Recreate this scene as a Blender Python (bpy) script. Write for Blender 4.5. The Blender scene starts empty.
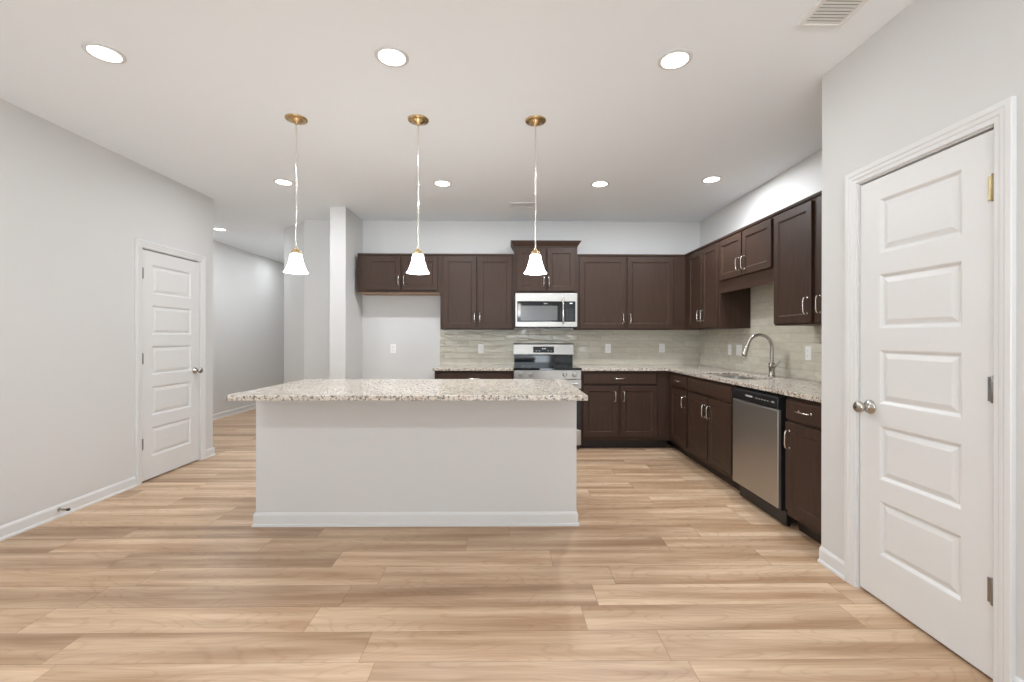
import bpy, bmesh, math, random
from mathutils import Vector, Matrix

S = bpy.context.scene
COL = S.collection
PI = math.pi

# ------------------------------------------------------------------ camera
F_PX, YAW, ROLL, CAM_H, HY = 440.29, 0.0115, -0.0016, 1.262, 337.6
cd = bpy.data.cameras.new('camera')
cd.sensor_fit = 'HORIZONTAL'
cd.sensor_width = 36.0
cd.lens = F_PX / 1024 * 36.0
cd.shift_y = -(341 - HY) / 1024
cd.clip_start = 0.02
cam = bpy.data.objects.new('camera', cd)
COL.objects.link(cam)
cam.location = (0, 0, CAM_H)
cam.rotation_euler = (Matrix.Rotation(-YAW, 3, 'Z') @ Matrix.Rotation(PI / 2, 3, 'X') @ Matrix.Rotation(-ROLL, 3, 'Z')).to_euler()
S.camera = cam

# ------------------------------------------------------------------ sky, exposure, daylight
w = bpy.data.worlds.new('sky')
S.world = w
w.use_nodes = True
bg = w.node_tree.nodes['Background']
# overcast sky above; glow below the horizon added to light the ceiling
_t = w.node_tree
_tc = _t.nodes.new('ShaderNodeTexCoord')
_sx = _t.nodes.new('ShaderNodeSeparateXYZ')
_t.links.new(_tc.outputs['Generated'], _sx.inputs[0])
_mr = _t.nodes.new('ShaderNodeMapRange')
_mr.inputs['From Min'].default_value = -0.12
_mr.inputs['From Max'].default_value = 0.12
_t.links.new(_sx.outputs[2], _mr.inputs[0])
_cr = _t.nodes.new('ShaderNodeValToRGB')
SKY_UP, SKY_DOWN = (0.18, 0.20, 0.215, 1), (0.86, 0.955, 1.04, 1)
_cr.color_ramp.elements[0].color = SKY_DOWN
_cr.color_ramp.elements[1].color = SKY_UP
_t.links.new(_mr.outputs[0], _cr.inputs[0])
_t.links.new(_cr.outputs[0], bg.inputs[0])
bg.inputs[1].default_value = 11.5
S.view_settings.view_transform = 'Standard'
S.view_settings.look = 'None'
S.view_settings.gamma = 1
S.view_settings.use_curve_mapping = False
S.view_settings.exposure = 0.0
S.cycles.use_denoising = True
S.cycles.max_bounces = 10
S.cycles.diffuse_bounces = 8
S.cycles.sample_clamp_indirect = 10
LAMP_FRONT, LAMP_KITCHEN, LAMP_HALL, LAMP_REAR = 4.5, 22.0, 12.0, 15.0   # recessed downlights, by circuit
PEND_W = 2.0        # each pendant bulb


# ------------------------------------------------------------------ materials
def mat(name, col, rough=0.5, metal=0.0, spec=0.5, coat=0.0):
    m = bpy.data.materials.new(name)
    m.use_nodes = True
    b = m.node_tree.nodes['Principled BSDF']
    b.inputs['Base Color'].default_value = (*col, 1)
    b.inputs['Roughness'].default_value = rough
    b.inputs['Metallic'].default_value = metal
    b.inputs['Specular IOR Level'].default_value = spec
    b.inputs['Coat Weight'].default_value = coat
    return m


class NT:
    def __init__(s, m):
        s.t = m.node_tree
        s.b = s.t.nodes['Principled BSDF']

    def n(s, kind, **kw):
        d = s.t.nodes.new(kind)
        for k, v in kw.items():
            if k in d.inputs:
                d.inputs[k].default_value = v
            else:
                setattr(d, k, v)
        return d

    def l(s, a, b):
        s.t.links.new(a, b)

    def math(s, op, a, b=None, c=None):
        d = s.t.nodes.new('ShaderNodeMath')
        d.operation = op
        for i, v in enumerate((a, b, c)):
            if v is None:
                continue
            if isinstance(v, (int, float)):
                d.inputs[i].default_value = v
            else:
                s.l(v, d.inputs[i])
        return d.outputs[0]

    def ramp(s, fac, stops, interp='LINEAR'):
        d = s.t.nodes.new('ShaderNodeValToRGB')
        r = d.color_ramp
        r.interpolation = interp
        while len(r.elements) < len(stops):
            r.elements.new(0.5)
        for e, (p, c) in zip(r.elements, stops):
            e.position = p
            e.color = (*c, 1) if len(c) == 3 else c
        s.l(fac, d.inputs[0])
        return d.outputs[0]

    def mix(s, fac, a, b, mode='MIX'):
        d = s.t.nodes.new('ShaderNodeMix')
        d.data_type = 'RGBA'
        d.blend_type = mode
        for i, v in ((0, fac), (6, a), (7, b)):
            if isinstance(v, (int, float)):
                d.inputs[i].default_value = v
            elif isinstance(v, tuple):
                d.inputs[i].default_value = (*v, 1)
            else:
                s.l(v, d.inputs[i])
        return d.outputs[2]

    def xyz(s):
        g = s.t.nodes.new('ShaderNodeNewGeometry')
        q = s.t.nodes.new('ShaderNodeSeparateXYZ')
        s.l(g.outputs['Position'], q.inputs[0])
        return q.outputs

    def comb(s, x, y, z=0.0):
        d = s.t.nodes.new('ShaderNodeCombineXYZ')
        for i, v in enumerate((x, y, z)):
            if isinstance(v, (int, float)):
                d.inputs[i].default_value = v
            else:
                s.l(v, d.inputs[i])
        return d.outputs[0]

    def bump(s, h, strength, dist=0.01):
        d = s.t.nodes.new('ShaderNodeBump')
        d.inputs['Strength'].default_value = strength
        d.inputs['Distance'].default_value = dist
        s.l(h, d.inputs['Height'])
        s.l(d.outputs[0], s.b.inputs['Normal'])


def paint(name, col, rough):
    m = mat(name, col, rough)
    t = NT(m)
    tc = t.n('ShaderNodeTexCoord')
    n = t.n('ShaderNodeTexNoise', Scale=220.0, Detail=2.0)
    t.l(tc.outputs['Object'], n.inputs['Vector'])
    t.bump(n.outputs[0], 0.03, 0.002)
    return m


M_WALL = paint('wall_paint', (0.645, 0.642, 0.63), 0.65)
M_CEIL = paint('ceiling_paint', (0.885, 0.93, 0.965), 0.8)
M_TRIM = mat('trim_paint', (0.70, 0.698, 0.692), 0.35)
M_DOOR = mat('door_paint', (0.715, 0.713, 0.705), 0.38)
M_PLASTIC = mat('white_plastic', (0.88, 0.87, 0.85), 0.35)
M_SLOT = mat('dark_slot', (0.03, 0.03, 0.03), 0.6)
M_BLACK = mat('black_plastic', (0.012, 0.012, 0.013), 0.35)
M_GLASS = mat('black_glass', (0.008, 0.009, 0.010), 0.06)
M_RUBBER = mat('rubber', (0.04, 0.04, 0.04), 0.7)
M_NICKEL = mat('satin_nickel', (0.47, 0.44, 0.40), 0.27, 1.0)
M_BRASS = mat('antique_brass', (0.56, 0.40, 0.21), 0.27, 1.0)
M_HINGE = mat('hinge_nickel', (0.30, 0.29, 0.275), 0.32, 1.0)
M_HINGE_BRASS = mat('hinge_brass', (0.40, 0.32, 0.17), 0.30, 1.0)
M_CHROME = mat('polished_nickel', (0.78, 0.76, 0.72), 0.14, 1.0)
M_VENT = mat('vent_white', (0.80, 0.79, 0.77), 0.45)
M_DUCT = mat('vent_interior', (0.22, 0.22, 0.215), 0.7)
M_MARK = mat('panel_marking', (0.50, 0.50, 0.49), 0.5)
M_UNDER = mat('cabinet_underside', (0.36, 0.22, 0.13), 0.55)


def steel():
    m = mat('brushed_stainless', (0.475, 0.46, 0.435), 0.40, 1.0)
    return m


M_STEEL = steel()


def wood_dark():
    m = mat('espresso_wood', (0.05, 0.03, 0.022), 0.46, spec=0.25)
    t = NT(m)
    tc = t.n('ShaderNodeTexCoord')
    oi = t.n('ShaderNodeObjectInfo')
    mp = t.n('ShaderNodeMapping', Scale=(26.0, 26.0, 2.2))
    off = t.comb(t.math('MULTIPLY', oi.outputs['Random'], 31.0), 0.0, t.math('MULTIPLY', oi.outputs['Random'], 57.0))
    va = t.n('ShaderNodeVectorMath', operation='ADD')
    t.l(tc.outputs['Object'], va.inputs[0])
    t.l(off, va.inputs[1])
    t.l(va.outputs[0], mp.inputs[0])
    n = t.n('ShaderNodeTexNoise', Scale=2.0, Detail=6.0, Roughness=0.6)
    t.l(mp.outputs[0], n.inputs['Vector'])
    n2 = t.n('ShaderNodeTexNoise', Scale=3.0, Detail=2.0)
    t.l(va.outputs[0], n2.inputs['Vector'])
    c = t.ramp(n.outputs[0], [(0.3, (0.035, 0.0195, 0.0130)), (0.7, (0.055, 0.0315, 0.0215))])
    c = t.mix(t.math('MULTIPLY', n2.outputs[0], 0.5), c, (0.062, 0.033, 0.022))
    t.l(c, t.b.inputs['Base Color'])
    return m


M_WOOD = wood_dark()
M_TOE = mat('toe_kick_dark', (0.020, 0.012, 0.009), 0.5)


def floor_mat():
    m = mat('oak_plank_floor', (0.5, 0.36, 0.24), 0.42)
    t = NT(m)
    x, y, z = t.xyz()
    W, L = 0.178, 1.22
    yy = t.math('DIVIDE', t.math('ADD', y, 20.0), W)
    row = t.math('FLOOR', yy)
    fy = t.math('FRACT', yy)
    wn = t.n('ShaderNodeTexWhiteNoise', noise_dimensions='1D')
    t.l(row, wn.inputs['W'])
    xx = t.math('ADD', t.math('DIVIDE', t.math('ADD', x, 20.0), L), wn.outputs['Value'])
    colm = t.math('FLOOR', xx)
    fx = t.math('FRACT', xx)
    wp = t.n('ShaderNodeTexWhiteNoise', noise_dimensions='2D')
    t.l(t.comb(row, colm), wp.inputs['Vector'])
    rnd = wp.outputs['Value']
    sp = t.n('ShaderNodeSeparateXYZ')
    t.l(wp.outputs['Color'], sp.inputs[0])
    base = t.ramp(rnd, [(0.0, (0.44, 0.290, 0.182)), (0.3, (0.56, 0.385, 0.248)), (0.6, (0.635, 0.445, 0.295)), (1.0, (0.74, 0.545, 0.375))])
    # long soft streaks within each board
    v1 = t.comb(t.math('ADD', t.math('MULTIPLY', x, 0.75), t.math('MULTIPLY', sp.outputs[0], 40.0)),
                t.math('ADD', t.math('MULTIPLY', y, 11.0), t.math('MULTIPLY', sp.outputs[1], 40.0)), 0.0)
    n1 = t.n('ShaderNodeTexNoise', Scale=1.0, Detail=3.0, Roughness=0.5)
    t.l(v1, n1.inputs['Vector'])
    c = t.mix(t.ramp(n1.outputs[0], [(0.36, (0.0,) * 3), (0.66, (1.0,) * 3)]), t.mix(1.0, base, (0.70, 0.63, 0.56), 'MULTIPLY'), t.mix(0.32, base, (0.82, 0.65, 0.48)))
    # fine grain
    v2 = t.comb(t.math('ADD', t.math('MULTIPLY', x, 3.2), t.math('MULTIPLY', sp.outputs[1], 40.0)),
                t.math('ADD', t.math('MULTIPLY', y, 95.0), t.math('MULTIPLY', sp.outputs[0], 40.0)), 0.0)
    n2 = t.n('ShaderNodeTexNoise', Scale=1.0, Detail=5.0, Roughness=0.6)
    t.l(v2, n2.inputs['Vector'])
    c = t.mix(1.0, c, t.ramp(n2.outputs[0], [(0.28, (0.84, 0.82, 0.79)), (0.62, (1.0,) * 3)]), 'MULTIPLY')
    # cathedral figure
    v3 = t.comb(t.math('ADD', t.math('MULTIPLY', x, 1.1), t.math('MULTIPLY', sp.outputs[2], 30.0)),
                t.math('ADD', t.math('MULTIPLY', fy, 0.95), t.math('MULTIPLY', sp.outputs[0], 30.0)), 0.0)
    n3 = t.n('ShaderNodeTexNoise', Scale=1.15, Detail=1.5, Roughness=0.4)
    t.l(v3, n3.inputs['Vector'])
    rings = t.math('ABSOLUTE', t.math('SUBTRACT', t.math('FRACT', t.math('MULTIPLY', n3.outputs[0], 17.0)), 0.5))
    c = t.mix(1.0, c, t.ramp(rings, [(0.0, (0.90, 0.87, 0.83)), (0.16, (1.0,) * 3)]), 'MULTIPLY')
    # seams
    ey = t.math('MULTIPLY', t.math('MINIMUM', fy, t.math('SUBTRACT', 1.0, fy)), W)
    ex = t.math('MULTIPLY', t.math('MINIMUM', fx, t.math('SUBTRACT', 1.0, fx)), L)
    e = t.math('MINIMUM', ex, ey)
    seam = t.ramp(t.math('MULTIPLY', e, 100.0), [(0.06, (0.62, 0.57, 0.52)), (0.22, (1.0,) * 3)])
    c = t.mix(1.0, c, seam, 'MULTIPLY')
    t.l(c, t.b.inputs['Base Color'])
    t.l(t.ramp(n1.outputs[0], [(0.2, (0.36,) * 3), (0.8, (0.46,) * 3)]), t.b.inputs['Roughness'])
    t.bump(t.ramp(t.math('MULTIPLY', e, 100.0), [(0.0, (0.0,) * 3), (0.2, (1.0,) * 3)]), 0.25, 0.002)
    return m


M_FLOOR = floor_mat()


def granite():
    m = mat('speckled_granite', (0.7, 0.63, 0.55), 0.14)
    t = NT(m)
    tc = t.n('ShaderNodeTexCoord')
    a = t.n('ShaderNodeTexVoronoi', Scale=100.0)
    t.l(tc.outputs['Object'], a.inputs['Vector'])
    sa = t.n('ShaderNodeSeparateColor')
    t.l(a.outputs['Color'], sa.inputs[0])
    c = t.ramp(sa.outputs[0], [(0.0, (0.66, 0.60, 0.53)), (0.30, (0.72, 0.68, 0.62)), (0.56, (0.55, 0.46, 0.39)), (0.64, (0.36, 0.335, 0.31)),
                               (0.76, (0.17, 0.155, 0.15)), (0.89, (0.03, 0.027, 0.027))], 'CONSTANT')
    b = t.n('ShaderNodeTexVoronoi', Scale=190.0)
    t.l(tc.outputs['Object'], b.inputs['Vector'])
    sb = t.n('ShaderNodeSeparateColor')
    t.l(b.outputs['Color'], sb.inputs[0])
    c2 = t.ramp(sb.outputs[1], [(0.0, (0.74, 0.70, 0.64)), (0.6, (0.50, 0.45, 0.40)), (0.85, (0.12, 0.11, 0.105))], 'CONSTANT')
    c = t.mix(0.28, c, c2)
    n = t.n('ShaderNodeTexNoise', Scale=9.0, Detail=3.0)
    t.l(tc.outputs['Object'], n.inputs['Vector'])
    c = t.mix(1.0, c, t.ramp(n.outputs[0], [(0.35, (0.88, 0.84, 0.79)), (0.65, (0.95, 0.925, 0.89))]), 'MULTIPLY')
    t.l(c, t.b.inputs['Base Color'])
    return m


M_GRANITE = granite()


def tile():
    m = mat('glazed_tile', (0.45, 0.42, 0.36), 0.09)
    t = NT(m)
    x, y, z = t.xyz()
    u = t.math('ADD', t.math('SUBTRACT', x, y), 30.0)
    v = t.math('ADD', z, -0.92)
    rv = t.math('DIVIDE', v, 0.0762)
    row = t.math('FLOOR', rv)
    fv = t.math('FRACT', rv)
    ru = t.math('ADD', t.math('DIVIDE', u, 0.305), t.math('MULTIPLY', row, 0.5))
    colm = t.math('FLOOR', ru)
    fu = t.math('FRACT', ru)
    wn = t.n('ShaderNodeTexWhiteNoise', noise_dimensions='2D')
    t.l(t.comb(row, colm), wn.inputs['Vector'])
    rc = t.n('ShaderNodeSeparateXYZ')
    t.l(wn.outputs['Color'], rc.inputs[0])
    n = t.n('ShaderNodeTexNoise', Scale=1.0, Detail=2.0)
    t.l(t.comb(t.math('MULTIPLY', u, 9.0), t.math('MULTIPLY', v, 26.0), 0.0), n.inputs['Vector'])
    c = t.ramp(wn.outputs['Value'], [(0.0, (0.575, 0.54, 0.445)), (1.0, (0.645, 0.607, 0.505))])
    c = t.mix(1.0, c, t.ramp(n.outputs[0], [(0.3, (0.93, 0.94, 0.93)), (0.7, (1.0,) * 3)]), 'MULTIPLY')
    eu = t.math('MULTIPLY', t.math('MINIMUM', fu, t.math('SUBTRACT', 1.0, fu)), 0.305)
    ev = t.math('MULTIPLY', t.math('MINIMUM', fv, t.math('SUBTRACT', 1.0, fv)), 0.0762)
    joint = t.ramp(t.math('MULTIPLY', t.math('MINIMUM', eu, ev), 100.0), [(0.10, (0.0,) * 3), (0.24, (1.0,) * 3)])
    c = t.mix(joint, (0.47, 0.45, 0.39), c)
    t.l(c, t.b.inputs['Base Color'])
    n2 = t.n('ShaderNodeTexNoise', Scale=1.0, Detail=0.0)
    t.l(t.comb(t.math('ADD', t.math('MULTIPLY', u, 9.0), t.math('MULTIPLY', rc.outputs[0], 20.0)), t.math('ADD', t.math('MULTIPLY', v, 22.0), t.math('MULTIPLY', rc.outputs[1], 20.0)), 0.0), n2.inputs['Vector'])
    # hand-made glaze: every tile sits at its own slight tilt and is gently wavy (heights in metres)
    tx = t.math('MULTIPLY', t.math('MULTIPLY', t.math('SUBTRACT', fu, 0.5), t.math('SUBTRACT', rc.outputs[0], 0.5)), 0.305 * 0.10)
    ty = t.math('MULTIPLY', t.math('MULTIPLY', t.math('SUBTRACT', fv, 0.5), t.math('SUBTRACT', rc.outputs[1], 0.5)), 0.0762 * 0.14)
    hgt = t.math('ADD', t.math('ADD', tx, ty), t.math('MULTIPLY', n2.outputs[0], 0.012))
    hgt = t.math('ADD', hgt, t.math('MULTIPLY', t.ramp(t.math('MULTIPLY', t.math('MINIMUM', eu, ev), 100.0), [(0.05, (0.0,) * 3), (0.5, (1.0,) * 3)]), 0.0012))
    t.bump(hgt, 1.0, 1.0)
    return m


M_TILE = tile()


def emit(name, col, s):
    m = mat(name, col, 0.4)
    b = m.node_tree.nodes['Principled BSDF']
    b.inputs['Emission Color'].default_value = (*col, 1)
    b.inputs['Emission Strength'].default_value = s
    return m


M_LENS = emit('lit_lens', (1.0, 0.975, 0.94), 6.0)
M_SHADE = emit('lit_frosted_glass', (1.0, 0.985, 0.965), 17.0)
M_DIGIT = emit('display_segments', (0.85, 0.93, 1.0), 0.35)


# ------------------------------------------------------------------ mesh helpers
def link(name, bm, m, parent=None, loc=(0, 0, 0), rz=0.0, bevel=0.0, smooth=False, mats=None):
    me = bpy.data.meshes.new(name)
    bmesh.ops.remove_doubles(bm, verts=bm.verts, dist=1e-6)
    bmesh.ops.recalc_face_normals(bm, faces=bm.faces)
    bm.to_mesh(me)
    bm.free()
    o = bpy.data.objects.new(name, me)
    COL.objects.link(o)
    for q in (mats or [m]):
        me.materials.append(q)
    o.location = loc
    o.rotation_euler = (0, 0, rz)
    o.parent = parent
    if smooth:
        for p in me.polygons:
            p.use_smooth = True
        me.set_sharp_from_angle(angle=math.radians(40))
    if bevel:
        b = o.modifiers.new('edge', 'BEVEL')
        b.width = bevel
        b.segments = 2
        b.limit_method = 'ANGLE'
        b.angle_limit = math.radians(50)
    return o


def tag(o, label, cat, group=None, kind=None):
    o['label'] = label
    o['category'] = cat
    if group:
        o['group'] = group
    if kind:
        o['kind'] = kind
    return o


def thing(name, label, cat, loc=(0, 0, 0), rz=0.0, group=None, kind=None):
    o = bpy.data.objects.new(name, None)
    o.empty_display_size = 0.1
    COL.objects.link(o)
    o.location = loc
    o.rotation_euler = (0, 0, rz)
    return tag(o, label, cat, group, kind)


def kids(o):
    return [c for c in bpy.data.objects if c.parent == o]


def dup(root, loc, label, rz=None):
    def cp(o, par):
        c = o.copy()
        COL.objects.link(c)
        c.parent = par
        for k in kids(o):
            cp(k, c)
        return c
    r = cp(root, None)
    r.location = loc
    if rz is not None:
        r.rotation_euler = (0, 0, rz)
    r['label'] = label
    return r


def B():
    return bmesh.new()


def box(bm, x0, x1, y0, y1, z0, z1):
    v = [bm.verts.new((x, y, z)) for z in (z0, z1) for y in (y0, y1) for x in (x0, x1)]
    for f in ((0, 1, 3, 2), (4, 6, 7, 5), (0, 4, 5, 1), (1, 5, 7, 3), (3, 7, 6, 2), (2, 6, 4, 0)):
        bm.faces.new([v[i] for i in f])
    return bm


def grid_solid(bm, us, vs, solid, w0, w1, put):
    """closed slab over the cells for which solid(i, j); put(u, v, w) -> xyz"""
    V = {}

    def g(i, j, k):
        if (i, j, k) not in V:
            V[i, j, k] = bm.verts.new(put(us[i], vs[j], (w0, w1)[k]))
        return V[i, j, k]
    ni, nj = len(us) - 1, len(vs) - 1
    ok = lambda i, j: 0 <= i < ni and 0 <= j < nj and solid(i, j)
    for i in range(ni):
        for j in range(nj):
            if not ok(i, j):
                continue
            for k in (0, 1):
                bm.faces.new([g(i, j, k), g(i + 1, j, k), g(i + 1, j + 1, k), g(i, j + 1, k)])
            for a, b, nb in (((i, j), (i + 1, j), (i, j - 1)), ((i + 1, j), (i + 1, j + 1), (i + 1, j)), ((i + 1, j + 1), (i, j + 1), (i, j + 1)), ((i, j + 1), (i, j), (i - 1, j))):
                if not ok(*nb):
                    bm.faces.new([g(*a, 0), g(*b, 0), g(*b, 1), g(*a, 1)])
    return bm


def rect_loops(bm, x0, x1, z0, z1, loops, cap0=False, cap1=True):
    """rings of a rectangle inset by u at depth y, joined in order; capped at the ends"""
    rings = []
    for u, y in loops:
        rings.append([bm.verts.new((x, y, z)) for x, z in ((x0 + u, z0 + u), (x1 - u, z0 + u), (x1 - u, z1 - u), (x0 + u, z1 - u))])
    for a, b in zip(rings, rings[1:]):
        for i in range(4):
            bm.faces.new([a[i], a[(i + 1) % 4], b[(i + 1) % 4], b[i]])
    if cap0:
        bm.faces.new(rings[0])
    if cap1:
        bm.faces.new(rings[-1])
    return bm


def lathe(bm, prof, seg=32, axis='Z', at=(0, 0, 0), caps=True):
    """prof: (radius, along)"""
    rings = []
    for r, h in prof:
        ring = []
        for i in range(seg):
            a = 2 * PI * i / seg
            c, s = r * math.cos(a), r * math.sin(a)
            p = {'Z': (c, s, h), 'Y': (c, h, s), 'X': (h, c, s)}[axis]
            ring.append(bm.verts.new((p[0] + at[0], p[1] + at[1], p[2] + at[2])))
        rings.append(ring)
    for a, b in zip(rings, rings[1:]):
        for i in range(seg):
            bm.faces.new([a[i], a[(i + 1) % seg], b[(i + 1) % seg], b[i]])
    if caps:
        for r in (rings[0], rings[-1]):
            bm.faces.new(r)
    return bm


def tube(bm, pts, r, seg=10, flat=1.0):
    pts = [Vector(p) for p in pts]
    rs = r if isinstance(r, (list, tuple)) else [r] * len(pts)
    rings = []
    prev = None
    for i, p in enumerate(pts):
        d = (pts[min(i + 1, len(pts) - 1)] - pts[max(i - 1, 0)]).normalized()
        if prev is None:
            u = d.orthogonal().normalized()
        else:
            u = (prev - d * prev.dot(d)).normalized()
        prev = u
        v = d.cross(u)
        rings.append([bm.verts.new(p + rs[i] * (u * math.cos(2 * PI * k / seg) + flat * v * math.sin(2 * PI * k / seg))) for k in range(seg)])
    for a, b in zip(rings, rings[1:]):
        for k in range(seg):
            bm.faces.new([a[k], a[(k + 1) % seg], b[(k + 1) % seg], b[k]])
    bm.faces.new(rings[0])
    bm.faces.new(rings[-1])
    return bm


def profile_run(bm, paths, prof):
    """prof (u, d) carried along mitred path stations; paths(u, d) -> list of points"""
    cols = [[bm.verts.new(p) for p in paths(u, d)] for u, d in prof]
    n = len(prof)
    m = len(cols[0])
    for i in range(n):
        a, b = cols[i], cols[(i + 1) % n]
        for k in range(m - 1):
            bm.faces.new([a[k], a[k + 1], b[k + 1], b[k]])
    bm.faces.new([c[0] for c in cols])
    bm.faces.new([c[-1] for c in cols])
    return bm


# ------------------------------------------------------------------ the setting
H = 2.74
XL, XP, XW, YW = -3.144, 1.779, 2.457, 5.583
XH, YLE, YPC = -4.475, 4.746, 2.469
T = 0.115
YR = -4.6                                     # rear wall, behind the camera
L1, L2 = 3.83, 4.539                          # left door slab span (y)
P1, P2 = 1.5915, 2.2015                       # pantry door slab span (y)
DH_L, DH_R = 2.015, 2.024                                    # slab height
GAP = 0.004


def struct(o, label, cat):
    return tag(o, label, cat, None, 'structure')


bm = box(B(), XH - 0.3, XW + 0.3, YR - 0.3, 9.9, -0.06, 0.0)
struct(link('floor', bm, M_FLOOR), 'light oak plank floor running across the room', 'floor')
bm = box(B(), XH - 0.3, XW + 0.3, YR - 0.3, 9.9, H, H + 0.08)
struct(link('ceiling', bm, M_CEIL), 'flat white ceiling with recessed lights', 'ceiling')


def wall_y(bm, x0, x1, ys, openings):
    """wall in the y-z plane; openings (y0, y1, z0, z1)"""
    us = sorted(set(list(ys) + [v for o in openings for v in o[:2]]))
    vs = sorted(set([0.0, H] + [v for o in openings for v in o[2:]]))

    def solid(i, j):
        cu, cv = (us[i] + us[i + 1]) / 2, (vs[j] + vs[j + 1]) / 2
        return not any(o[0] < cu < o[1] and o[2] < cv < o[3] for o in openings)
    return grid_solid(bm, us, vs, solid, x0, x1, lambda u, v, w_: (w_, u, v))


def wall_x(bm, y0, y1, xs, openings):
    us = sorted(set(list(xs) + [v for o in openings for v in o[:2]]))
    vs = sorted(set([0.0, H] + [v for o in openings for v in o[2:]]))

    def solid(i, j):
        cu, cv = (us[i] + us[i + 1]) / 2, (vs[j] + vs[j + 1]) / 2
        return not any(o[0] < cu < o[1] and o[2] < cv < o[3] for o in openings)
    return grid_solid(bm, us, vs, solid, y0, y1, lambda u, v, w_: (u, w_, v))


J = 0.02                                      # jamb thickness
bm = wall_y(B(), XL - T, XL, (YR, YLE), [(L1 - GAP - J, L2 + GAP + J, 0.0, DH_L + 0.014 + J)])
struct(link('wall_left', bm, M_WALL), 'pale grey wall on the left around the panelled door', 'wall')
bm = wall_x(B(), YLE - T, YLE, (XH, XL - T), [])
struct(link('wall_left_return', bm, M_WALL), 'pale grey wall returning behind the left door corner', 'wall')
bm = wall_y(B(), XH - T, XH, (3.40 - T, 9.7), [])
struct(link('wall_hall_left', bm, M_WALL), 'pale grey hallway wall seen beyond the left door', 'wall')
bm = wall_x(B(), 9.6, 9.7, (XH, -2.9), [])
struct(link('wall_hall_end', bm, M_WALL), 'pale grey end wall of the hallway', 'wall')
bm = wall_y(B(), XP, XP + T, (YR, YPC - T), [(P1 - GAP - J, P2 + GAP + J, 0.0, DH_R + 0.014 + J)])
struct(link('wall_right', bm, M_WALL), 'pale grey wall on the right around the pantry door', 'wall')
bm = wall_x(B(), YPC - T, YPC, (XP, XW), [])
struct(link('wall_right_return', bm, M_WALL), 'short pale wall closing the cabinet run beside the pantry', 'wall')
bm = wall_y(B(), XW, XW + T, (1.10 - T, YW + T), [])
struct(link('wall_kitchen_right', bm, M_WALL), 'pale wall behind the sink cabinets', 'wall')
bm = wall_x(B(), 3.40 - T, 3.40, (XH, XL - T), [])
struct(link('wall_closet', bm, M_WALL), 'closet wall behind the left door', 'wall')
bm = wall_x(B(), 1.10 - T, 1.10, (XP + T, XW), [])
struct(link('wall_pantry', bm, M_WALL), 'pantry wall behind the right door', 'wall')
# back wall with the 45 degree corner to the hallway (one continuous surface)
pts = [(XW, YW), (-2.557, YW), (-3.063, 6.085), (-3.063, 9.6), (-2.95, 9.6), (-2.95, 6.13), (-2.51, YW + T), (XW, YW + T)]
bm = B()
lo = [bm.verts.new((x, y, 0)) for x, y in pts]
hi = [bm.verts.new((x, y, H)) for x, y in pts]
for i in range(len(pts)):
    k = (i + 1) % len(pts)
    bm.faces.new([lo[i], lo[k], hi[k], hi[i]])
bm.faces.new(lo)
bm.faces.new(hi)
struct(link('wall_back', bm, M_WALL), 'pale grey back wall behind the kitchen cabinets, angled at the hallway', 'wall')
bm = box(B(), -2.002, -1.826, 5.0, YW, 0, H)
struct(link('wall_stub', bm, M_WALL), 'white wall end standing left of the refrigerator recess', 'wall')
# rear wall behind the camera: patio door opening and two windows
OPEN = [(-2.85, -1.15, 0.45, 2.3), (-0.75, 1.55, 0.0, 2.3)]
bm = wall_x(B(), YR - T, YR, (XL, XP), OPEN)
struct(link('wall_rear', bm, M_WALL), 'pale wall behind the viewer with windows', 'wall')
for n, (x0, x1, z0, z1) in enumerate(OPEN):
    bm = B()
    us = [x0 + 0.002, x0 + 0.05, (x0 + x1) / 2 - 0.03, (x0 + x1) / 2 + 0.03, x1 - 0.05, x1 - 0.002]
    vs = [z0 + 0.002, z0 + 0.06, z1 - 0.05, z1 - 0.002]
    grid_solid(bm, us, vs, lambda i, j: i in (0, 2, 4) or j in (0, 2), YR - 0.08, YR - 0.03, lambda u, v, q: (u, q, v))
    o = struct(link('window_%d' % (n + 1), bm, M_TRIM), ('white window frame in the rear wall', 'white glazed patio door frame in the rear wall')[n], 'window')
    ld = bpy.data.lights.new('window_daylight', 'AREA')
    ld.shape = 'RECTANGLE'
    ld.size, ld.size_y = x1 - x0, z1 - z0
    ld.cycles.is_portal = True
    lo_ = bpy.data.objects.new('window_daylight', ld)
    COL.objects.link(lo_)
    lo_.location = ((x0 + x1) / 2, YR - 0.1, (z0 + z1) / 2)
    lo_.rotation_euler = (PI / 2, 0, 0)

# ---- baseboards: profile (height, thickness)
BB = [(0.0, 0.0), (0.0, 0.022), (0.012, 0.021), (0.018, 0.013), (0.070, 0.013), (0.080, 0.009), (0.086, 0.004), (0.086, 0.0)]


def baseboard(name, label, pts, out):
    """pts: stations on the wall face; out: outward unit direction at each station (mitred)"""
    bm = profile_run(B(), lambda z, d: [(p[0] + o_[0] * d, p[1] + o_[1] * d, z) for p, o_ in zip(pts, out)], BB)
    return struct(link(name, bm, M_TRIM), label, 'baseboard')


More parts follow.
